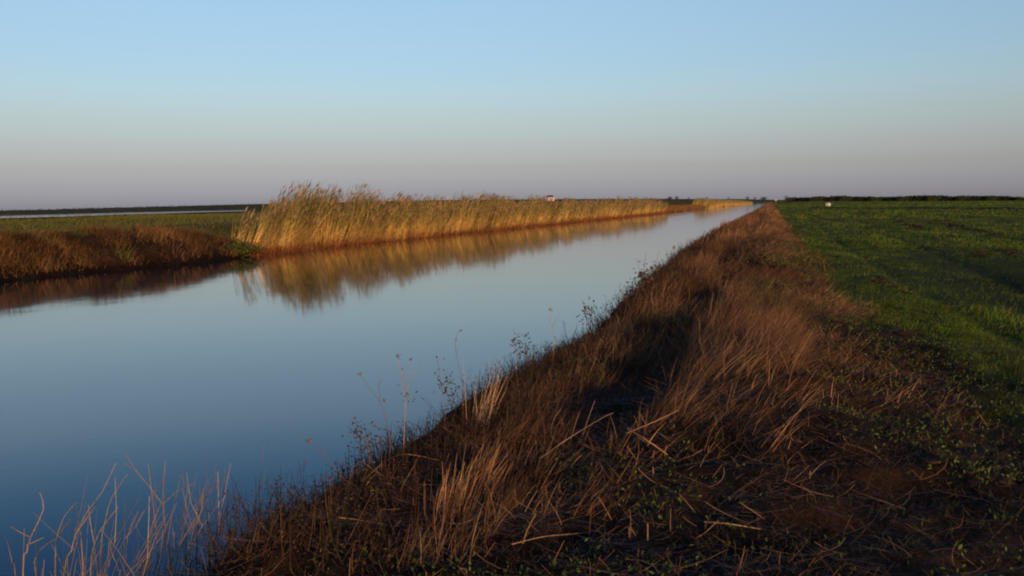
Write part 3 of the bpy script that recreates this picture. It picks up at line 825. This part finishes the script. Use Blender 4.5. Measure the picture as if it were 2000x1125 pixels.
def box(name, c, sz, mat, parent):
    x, y, z = c; a, b, d = sz
    v = [(x + i * a, y + j * b, z + k * d) for i in (-1, 1) for j in (-1, 1) for k in (-1, 1)]
    f = [(0, 1, 3, 2), (4, 6, 7, 5), (0, 4, 5, 1), (2, 3, 7, 6), (0, 2, 6, 4), (1, 5, 7, 3)]
    return mesh_obj(name, v, f, mat, parent, smooth=False)
box('door', (0.9, -hd - 0.03, -0.4), (0.45, 0.025, 1.5), M_ROOF, house)
box('window', (-1.6, -hd - 0.03, 0.9), (0.5, 0.025, 0.55), M_ROOF, house)
tag(house, 'tiny pale farmhouse with a dark roof on the horizon behind the reeds', 'house')

# a round bale wrapped in white film
P = march(1617.5, 403.5)
bale = link(bpy.data.objects.new('wrapped_bale', None)); bale.location = (P.x, P.y, float(H(P.x, P.y)) + 0.56)
bale.rotation_euler = (0, 0, R(-20))
V, F = [], []
prof = [(-0.72, 0.0), (-0.72, 0.35), (-0.66, 0.52), (-0.5, 0.60), (0, 0.62), (0.5, 0.60), (0.66, 0.52), (0.72, 0.35), (0.72, 0.0)]
for a_, r_ in prof:
    for k in range(20):
        t = 2 * math.pi * k / 20
        V.append((a_, r_ * math.cos(t), r_ * math.sin(t) * (0.95 if math.sin(t) < 0 else 1)))
F = [(i * 20 + k, i * 20 + (k + 1) % 20, (i + 1) * 20 + (k + 1) % 20, (i + 1) * 20 + k) for i in range(len(prof) - 1) for k in range(20)]
mesh_obj('film', V, F, M_WHITE, bale)
V = []
for a_ in (-0.06, 0.06):
    for k in range(20):
        t = 2 * math.pi * k / 20
        V.append((a_, 0.632 * math.cos(t), 0.632 * math.sin(t)))
mesh_obj('band', V, [(k, (k + 1) % 20, 20 + (k + 1) % 20, 20 + k) for k in range(20)], M_POST, bale)
tag(bale, 'small white wrapped bale lying alone in the far green field', 'bale')

d_ = 640.0
P = at_depth(1515.5, 394, d_)
post = link(bpy.data.objects.new('marker_post', None)); zg = float(H(P.x, P.y)); post.location = (P.x, P.y, zg); post.rotation_euler = (0, 0, R(-8))
hh = at_depth(1515.5, 389.5, d_).z - zg
box('post', (0, 0.05, hh * 0.5 - 0.2), (0.08, 0.045, hh * 0.5 + 0.2), M_POST, post)
box('board', (0, -0.02, hh - 0.42), (0.55, 0.02, 0.4), M_WHITE, post)
tag(post, 'tiny white board on a post at the far end of the near bank', 'marker')

# ------------------------------------------------------------------ plants and stalks that can be told apart
PALE = (0.40, 0.25, 0.145); TAN = (0.34, 0.19, 0.09); DIM = (0.16, 0.085, 0.05); INK = (0.045, 0.028, 0.020)

def plane_pts(poly, X, jit=0.05):
    """image polyline -> world points at the distance where its first point lies above the line x = X"""
    d = ray(*poly[0]); D = (X - EYE.x) / d.x
    out = []
    for i, p in enumerate(poly):
        out.append(at_depth(p[0], p[1], D + (rng.normal(0, jit) if i else 0)))
    return out, D

def smooth(pts, sub=3):
    """Catmull-Rom through the points"""
    P = [Vector(p) for p in pts]
    if len(P) < 3:
        return [P[0].lerp(P[-1], i / 4) for i in range(5)]
    P = [P[0] * 2 - P[1]] + P + [P[-1] * 2 - P[-2]]
    out = []
    for i in range(1, len(P) - 2):
        for k in range(sub):
            t = k / sub
            a, b, c, d = P[i - 1:i + 3]
            out.append(0.5 * ((2 * b) + (c - a) * t + (2 * a - 5 * b + 4 * c - d) * t * t + (3 * b - a - 3 * c + d) * t ** 3))
    out.append(P[-2])
    return out

def standing(name, poly, X, label, cat, r=0.005, col=PALE, branches=(), heads=None, group=None, foliage=None):
    """a dead stem rooted in the bank; branches are further image polylines; heads / foliage become its parts"""
    W_, D = plane_pts(poly, X)
    root = W_[0].copy(); gz = float(H(root.x, root.y))
    path = W_
    if root.z > gz - 0.03:
        path = [Vector((root.x - 0.02, root.y, gz - 0.04))] + W_
    o = (path[0].x, path[0].y, path[0].z)
    a = Acc()
    r = r * 0.72
    a.tube(smooth(path, 2), r, r * 0.45, col)
    for br in branches:
        q = [at_depth(p[0], p[1], D + rng.normal(0, 0.03)) for p in br]
        a.tube(smooth(q, 2), r * 0.6, r * 0.3, col)
    obj = a.build(name, M_STRAW, None, o)
    tag(obj, label, cat, group)
    if heads:
        for hx, hy, hs in heads:
            h = Acc(); c = at_depth(hx, hy, D)
            n = 14
            h.leaves(np.array(c)[None] + rng.normal(0, hs * 0.45, (n, 3)), rng.uniform(0.4, 0.8, n) * hs, vary(DIM, n, 0.3, 0.1), 1.0)
            h.build('seed_head', M_VEG, obj, o)
    if foliage:
        h = Acc()
        for fx, fy, sp, n in foliage:
            c = at_depth(fx, fy, D)
            h.leaves(np.array(c)[None] + rng.normal(0, 1, (n, 3)) * np.array([sp, sp, sp * 1.2]) * D / FPX, rng.uniform(2.0, 5.0, n) * D / FPX, mixcol([(3, INK), (1, DIM)], n), 1.0)
        h.build('foliage', M_VEG, obj, o)
    return obj

# the open row of dead stems in the lower left corner
G = 'dead stems rising from the water edge'
XL = -3.55
for poly, br, lab, r in (
    (((335, 1122), (325, 1040), (318, 980), (323, 900)), (((314, 980), (290, 948), (264, 917), (246, 887)), ((264, 917), (240, 905)), ((318, 985), (345, 960), (378, 945))), 'tall pale dead stem with a fork slanting off to its left', 0.0058),
    (((282, 1110), (287, 1060), (303, 1010), (316, 978)), (), 'curved pale stem crossing just behind the forked stem', 0.0055),
    (((177, 1112), (186, 1060), (200, 1030), (231, 990)), (), 'plain stem bent to the right at mid height below a kinked one', 0.006),
    (((196, 1090), (205, 1020), (219, 971), (249, 926)), (), 'kinked pale stem whose tip bends right towards the forked stem', 0.0055),
    (((125, 1120), (140, 1075), (150, 1040), (186, 990)), (((150, 1040), (170, 1000), (200, 960), (226, 905)),), 'long leaning stem with a thin side twig reaching far up right', 0.006),
    (((45, 1115), (52, 1080), (60, 1049), (85, 995), (78, 962)), (((60, 1049), (40, 1040), (20, 1028)), ((52, 1065), (85, 1050))), 'leftmost tall stem, crooked, with a dark twig pointing left', 0.006),
    (((108, 1122), (109, 1080), (111, 1049), (141, 1012)), (((111, 1049), (125, 1010), (150, 980)),), 'straight pale stem splitting into a narrow Y beside the leaning stem', 0.0065),
    (((246, 1122), (247, 1080), (250, 1046), (270, 998)), (), 'slim stem bending right at its top between the kinked and forked stems', 0.0045),
    (((363, 1070), (362, 1030), (360, 1004), (367, 952)), (((360, 1004), (350, 990)),), 'pale upright stem right of the forked stem, swollen below its top', 0.0065),
    (((384, 1075), (387, 1020), (391, 980), (397, 950)), (((391, 985), (410, 960), (432, 938)),), 'thickest stem of the row, with a thin arm spreading far right', 0.007),
    (((418, 1105), (427, 1060), (433, 1015), (440, 915)), (((433, 1015), (450, 975), (462, 950)),), 'bent stem with a pale elbow and two thin upright prongs', 0.006),
    (((504, 1062), (505, 1010), (507, 945), (516, 870)), (((507, 955), (520, 940), (534, 925)),), 'straightest thin pale stem standing apart before the dark scrub', 0.0045),
    (((232, 1120), (222, 1090), (215, 1060), (230, 1040)), (), 'short hooked stem low down between two taller pale stems', 0.005),
    (((30, 1122), (24, 1100), (15, 1060), (10, 1045)), (), 'faint short stem at the very left edge leaning left', 0.0045),
    (((70, 1122), (66, 1100), (82, 1070), (110, 1052)), (), 'low arching straw coloured stem beside the crooked leftmost stem', 0.005),
    (((300, 1122), (322, 1060), (330, 1010), (352, 1024)), (), 'leaning stem that droops over at its tip under the forked stem', 0.005)):
    standing('dead_stem', poly, XL, lab, 'stem', r, vary((0.24, 0.165, 0.085), 1, 0.2, 0.06)[0], br, group=G)

# thin companions of the same row, too many to count
acc = Acc()
n = 190
px_ = rng.uniform(5, 600, n)
base = []
hts = np.empty(n)
for i in range(n):
    Y_, D_ = at_x(px_[i], rng.uniform(-3.6, -3.0))
    Y_ = D_ * ray(px_[i], 1000).y
    X_ = D_ * ray(px_[i], 1000).x
    base.append((X_, Y_, float(H(np.array(X_), np.array(Y_))) - 0.02))
    hts[i] = rng.uniform(0.35, 1.0) * np.interp(px_[i], [0, 330, 450, 600], [1.0, 0.9, 0.65, 0.45])
b = np.array(base)
pts_ = acc.ribbons(b, hts, rng.uniform(0.003, 0.006, n), rng.normal(WIND, 1.0, n), rng.uniform(0.0, 0.35, n), rng.normal(0.15, 0.35, n), vary((0.20, 0.135, 0.07), n, 0.4, 0.08), seg=4, tip=0.4, roll=rng.normal(-0.25, 0.4, n))
for j in range(2):
    m = rng.random(n) < 0.6
    q = pts_[2 + j][m]
    acc.ribbons(q, hts[m] * rng.uniform(0.2, 0.45, m.sum()), 0.003, rng.uniform(0, 6.28, m.sum()), rng.uniform(0.4, 0.9, m.sum()), rng.normal(-0.3, 0.3, m.sum()), vary((0.20, 0.135, 0.07), m.sum(), 0.3, 0.08), seg=2, tip=0.5)
ws = acc.build('waterside_stems', M_STRAW)
tag(ws, 'thin dead stems crowding the water edge in the lower left corner', 'stems', kind='stuff')

# weeds that stand out against the water along the near bank
GW = 'weeds standing against the water'
EX = -2.75
def weed(poly, lab, br=(), heads=(), fol=(), r=0.004, X=EX, col=DIM):
    X = X + float(lip(at_x(poly[0][0], X)[0]))
    standing('dry_weed', poly, X, lab, 'weed', r * 1.0, col, br, heads, GW, fol)
weed(((762, 850), (752, 815), (742, 785), (702, 732)), 'leaning dead weed with a Y shaped top and bare stem over the water', (((742, 785), (740, 755), (738, 732)), ((738, 755), (748, 738)), ((702, 732), (698, 728)), ((702, 732), (712, 727))), ((702, 730, 0.012), (750, 782, 0.015)))
weed(((790, 830), (792, 780), (784, 740), (777, 695)), 'tall branching weed with dark seed heads, highest above the blue water', (((792, 780), (800, 740), (806, 712)), ((790, 760), (812, 725), (822, 705)), ((784, 740), (795, 720), (803, 702)), ((792, 790), (812, 770))), ((777, 696, 0.018), (803, 702, 0.014), (785, 720, 0.010)), ((795, 775, 10, 16),), 0.0045, col=TAN)
weed(((690, 960), (655, 915), (630, 885), (603, 862)), 'thin arching weed with one seed head, leaning farthest left over the water', (((603, 862), (590, 852), (575, 842)), ((630, 885), (640, 866))), ((604, 861, 0.018),), (), 0.0035)
weed(((722, 900), (715, 860), (700, 840), (693, 815)), 'dark bushy weed with many tiny leaves below the Y shaped weed', (((715, 870), (725, 840), (735, 820)), ((718, 880), (745, 850)), ((715, 860), (688, 850))), (), ((700, 845, 12, 60), (725, 850, 12, 60), (712, 880, 14, 60)))
weed(((870, 795), (862, 755), (858, 725), (853, 696)), 'dark leafy weed with two small heads, between tall weed and pale tuft', (((862, 760), (872, 735), (876, 715)), ((866, 770), (880, 745))), ((853, 697, 0.012), (867, 700, 0.010)), ((870, 745, 10, 50), (880, 770, 12, 50)))
weed(((905, 760), (896, 715), (889, 675), (894, 650), (901, 645)), 'single tall hooked weed stem, its tip curled to the right', (((892, 690), (896, 672)),), ((900, 646, 0.012), (891, 663, 0.010)), (), 0.0035)
weed(((1010, 700), (1006, 672), (1012, 655), (1016, 648)), 'low dark twiggy weed next to the pale feathery tuft', (((1008, 680), (995, 660)), ((1010, 690), (1028, 665), (1034, 655))), (), ((1010, 670, 10, 50), (1030, 680, 10, 40)))
weed(((1082, 660), (1076, 632), (1075, 603)), 'pale wispy weed with thin upright twigs at the middle of the near bank', (((1078, 640), (1088, 622), (1094, 610)), ((1076, 632), (1068, 615))), ((1075, 604, 0.02),), (), 0.006, col=TAN)
weed(((1146, 625), (1140, 600), (1139, 585)), 'dark spiky weed with a leaning twig just up the bank from the wispy one', (((1142, 610), (1150, 592)), ((1144, 615), (1160, 596))), (), ((1150, 612, 11, 60),), 0.006)
weed(((1258, 580), (1254, 545), (1258, 520), (1262, 494)), 'tall dark leafy weed, tallest of the black ones halfway along the bank', (((1254, 548), (1247, 520), (1244, 505)), ((1256, 555), (1270, 530), (1275, 515)), ((1256, 565), (1238, 548))), (), ((1258, 540, 9, 90), (1250, 560, 12, 90), (1268, 545, 9, 50)), 0.010)
weed(((1286, 545), (1282, 515), (1288, 488)), 'slender dark weed behind the tallest black one, with bare tip', (((1283, 520), (1292, 505)),), (), ((1284, 530, 8, 50),), 0.010)
weed(((1312, 525), (1308, 505), (1316, 482)), 'small grey weed with feathery sprays before the first brown grass mound', (((1310, 510), (1300, 497)), ((1310, 512), (1324, 494))), ((1316, 483, 0.05), (1302, 497, 0.04)), (), 0.010)
weed(((1262, 585), (1240, 575), (1218, 566)), 'dark weed stem lying low and flat out over the water', (((1240, 575), (1222, 574)), ((1245, 577), (1232, 560))), (), ((1235, 572, 8, 50),), 0.010)

def tuft(name, cx, cy, X, n, hgt, spread, col, lab, cat, lean=(0.0, 0.4), w=0.005, az=WIND, seg=4):
    X = X + (float(lip(at_x(cx, X)[0])) if X < -1.9 else 0)
    d = ray(cx, cy); D = (X - EYE.x) / d.x
    B = at_depth(cx, cy, D); gz = float(H(B.x, B.y))
    a = Acc()
    b = np.stack([rng.normal(B.x, spread, n), rng.normal(B.y, spread, n), np.full(n, gz - 0.03)], 1)
    a.ribbons(b, hgt * rng.uniform(0.55, 1.1, n), w, az + rng.normal(0, 0.8, n), rng.uniform(*lean, n), rng.uniform(0.0, 0.4, n), vary(col, n, 0.25, 0.07), seg=seg, tip=0.2, roll=rng.normal(-0.25, 0.5, n))
    o = a.build(name, M_STRAW, None, (B.x, B.y, gz))
    return tag(o, lab, cat)
tuft('grass_tuft', 938, 725, -2.55, 46, 0.62, 0.05, PALE, 'pale feathery grass tuft rising above the dark scrub at mid bank', 'grass tuft', (0.05, 0.4), 0.004)
tuft('grass_tuft', 872, 860, -2.05, 60, 0.30, 0.06, (0.26, 0.135, 0.062), 'short bright tan grass tuft on the bank lip below the hooked weed', 'grass tuft', (0.0, 0.3), 0.007)
tuft('grass_tuft', 925, 875, -1.75, 60, 0.34, 0.06, (0.26, 0.135, 0.062), 'bright straw tuft leaning right beside the dark hollow', 'grass tuft', (0.2, 0.6), 0.007)
tuft('grass_tuft', 1415, 440, -3.0, 70, 0.9, 0.15, (0.30, 0.15, 0.08), 'orange brown grass tuft overhanging the narrow far water', 'grass tuft', (0.0, 0.5), 0.05)
tuft('grass_tuft', 475, 1118, -2.05, 34, 0.13, 0.035, (0.42, 0.26, 0.14), 'clump of short cut stalks at the bottom edge left of centre', 'grass tuft', (0.0, 0.35), 0.008)
tuft('grass_tuft', 1410, 960, 0.55, 40, 0.24, 0.05, (0.22, 0.10, 0.045), 'brown looped grass tuft standing in the dark ground at lower right', 'grass tuft', (0.0, 0.5), 0.006)

# broken stalks lying on, or stuck in, the trodden ground
def lying(poly, lab, lift=0.03, r=0.0042, col=PALE, cat='straw'):
    w = [march(p[0], p[1], lift if not isinstance(lift, tuple) else lift[i]) for i, p in enumerate(poly)]
    o = tuple(w[0])
    a = Acc()
    if len(w) == 2:
        w = [w[0], w[0].lerp(w[1], 0.4) + Vector((0, 0, rng.uniform(-0.01, 0.025))), w[1]]
    w = [p + Vector(rng.normal(0, 0.006, 3)) for p in w]
    r = r * 0.72
    a.tube(smooth(w), r, r * 0.55, vary(col, 1, 0.12, 0.05)[0] * 0.72)
    return tag(a.build('straw_stalk', M_STRAW, None, o), lab, cat, 'loose stalks on the near bank')
def upright(poly, lab, r=0.005, col=PALE):
    B = march(*poly[0]); D = (B - EYE).dot(M3 @ Vector((0, 0, -1)))
    w = [at_depth(p[0], p[1], D) for p in poly]
    w[0].z -= 0.03
    a = Acc(); a.tube(smooth(w), r * 0.72, r * 0.42, np.asarray(col) * 0.7)
    return tag(a.build('straw_stalk', M_STRAW, None, tuple(w[0])), lab, 'straw', 'loose stalks on the near bank')
lying(((1228, 836), (1266, 862), (1305, 890)), 'brightest straight stalk slanting down right across the brown grass mound', (0.34, 0.30, 0.2), 0.0055, (0.55, 0.33, 0.17))
lying(((1055, 896), (1110, 858), (1175, 815), (1200, 805)), 'long pale stalk sloping up right out of the dark hollow', (0.05, 0.14, 0.28, 0.3), 0.0065)
lying(((1225, 848), (1275, 825), (1328, 799)), 'long stalk sloping up right above the brightest stalk', (0.3, 0.34, 0.36), 0.005, TAN)
lying(((1286, 845), (1310, 860)), 'short pale stalk lying parallel to the brightest one', 0.3, 0.005)
lying(((1381, 1016), (1420, 1021), (1488, 1031)), 'isolated thick pale stalk lying on dark ground at lower right', 0.03, 0.006, (0.42, 0.28, 0.17))
lying(((965, 972), (1010, 965), (1053, 964), (1141, 969)), 'longest nearly level stalk lying across the trodden ground', 0.035, 0.0055, (0.36, 0.18, 0.08))
lying(((745, 992), (765, 996), (782, 993)), 'short level stalk among dark earth near the left of the trodden ground', 0.03, 0.005)
lying(((826, 945), (850, 944), (876, 948)), 'small bright level stalk in the middle of the trodden ground', 0.03, 0.0055, (0.38, 0.2, 0.09))
lying(((878, 1022), (898, 1024), (920, 1019)), 'level stalk with a pale right tip, left of the lone leaning stalk', 0.03, 0.0055)
lying(((748, 902), (770, 890), (800, 886), (862, 900)), 'bowed stalk arching over the edge of the scrub', (0.06, 0.12, 0.14, 0.05), 0.0055, (0.40, 0.22, 0.10))
lying(((704, 942), (722, 926), (745, 908)), 'stalk leaning up right at the scrub edge, crossed by two thin ones', (0.03, 0.08, 0.12), 0.005)
lying(((719, 888), (735, 915), (755, 935)), 'stalk slanting down right, first of two crossing the scrub edge', (0.16, 0.1, 0.04), 0.005)
lying(((700, 985), (705, 998), (730, 1004)), 'short stalk bent in a hook on the ground below the scrub', 0.03, 0.0055)
lying(((665, 1012), (690, 1018), (755, 1022)), 'level reddish stalk on the ground lower left of the hooked one', 0.03, 0.0055, TAN)
lying(((845, 1058), (862, 1066), (895, 1085)), 'stalk with a bright left end slanting down right at bottom centre', 0.03, 0.005)
lying(((895, 1110), (912, 1125)), 'stub pointing down right at the bottom edge of the trodden ground', 0.03, 0.006)
lying(((1360, 1050), (1378, 1035), (1400, 1020)), 'dull stalk leaning towards the isolated pale one', 0.03, 0.0045, TAN)
lying(((1000, 1064), (1060, 1050), (1130, 1042)), 'long dull stalk lying level behind the bottom edge at centre right', 0.03, 0.005, TAN)
lying(((1150, 1000), (1172, 975), (1195, 965)), 'thin forked looking stalk lying up right at centre right', 0.03, 0.004, TAN)
upright(((1087, 868), (1076, 842), (1084, 815), (1096, 799)), 'pale stalk curved like a bow standing in the dark hollow', 0.0045, (0.33, 0.22, 0.14))
upright(((1108, 876), (1120, 840), (1132, 805)), 'thin pale stalk leaning right behind the bow shaped one', 0.0045, (0.30, 0.18, 0.11))
upright(((1130, 868), (1148, 820), (1162, 782)), 'tall pale stalk leaning right at the left foot of the grass mound', 0.005, (0.33, 0.19, 0.11))
upright(((1108, 921), (1120, 905), (1136, 888)), 'stiff short stalk pointing up right below the dark hollow', 0.006, TAN)
upright(((1017, 1064), (1030, 1035), (1047, 1003)), 'lone stalk pointing up right out of the ground at bottom centre', 0.0055, TAN)
upright(((1265, 1057), (1265, 1040), (1265, 1022)), 'short thick upright stub beside tiny green leaves', 0.0065, (0.40, 0.22, 0.11))
upright(((1228, 1052), (1229, 1040), (1230, 1030), (1248, 1055)), 'thin stalk folded into an upside down V left of the thick stub', 0.004, TAN)
upright(((1501, 754), (1502, 730), (1503, 704)), 'lone upright stub on the right flank of the grass mound', 0.006, TAN)
upright(((876, 985), (880, 965), (886, 945)), 'thin upright stalk behind the level stalk with a pale right tip', 0.004, TAN)

# a green bush where the tall reeds begin
Yb = 42.6; Xb = float(far_edge(np.array(Yb))) - 0.2
bush = Acc()
n = 1500
u = rng.normal(size=(n, 3)); u /= np.linalg.norm(u, axis=1)[:, None]
lob = 1 + 0.3 * np.sin(4 * u[:, 0] + 1) * np.cos(5 * u[:, 1])
rr = rng.random(n) ** 0.45 * lob
gz = float(H(np.array(Xb), np.array(Yb)))
cen = np.stack([Xb + u[:, 0] * rr * 1.0, Yb + u[:, 1] * rr * 1.1, gz + 0.30 + u[:, 2] * rr * 0.42], 1)
bush.leaves(cen, rng.uniform(0.03, 0.08, n), mixcol([(3, (0.060, 0.080, 0.016)), (2, (0.095, 0.105, 0.022)), (1, (0.14, 0.085, 0.03))], n), 1.0)
root = link(bpy.data.objects.new('green_bush', None)); root.location = (Xb, Yb, gz)
bush.build('foliage', M_VEG, root, (Xb, Yb, gz))
stm = Acc()
for q in range(7):
    an = q * 0.9
    stm.tube([(0, 0, -0.1), (0.3 * math.cos(an), 0.3 * math.sin(an), 0.25), (0.6 * math.cos(an), 0.6 * math.sin(an), 0.5)], 0.015, 0.006, (0.06, 0.04, 0.025))
stm.build('stem', M_VEG, root)
tag(root, 'low green bush at the foot of the first tall reeds', 'bush')
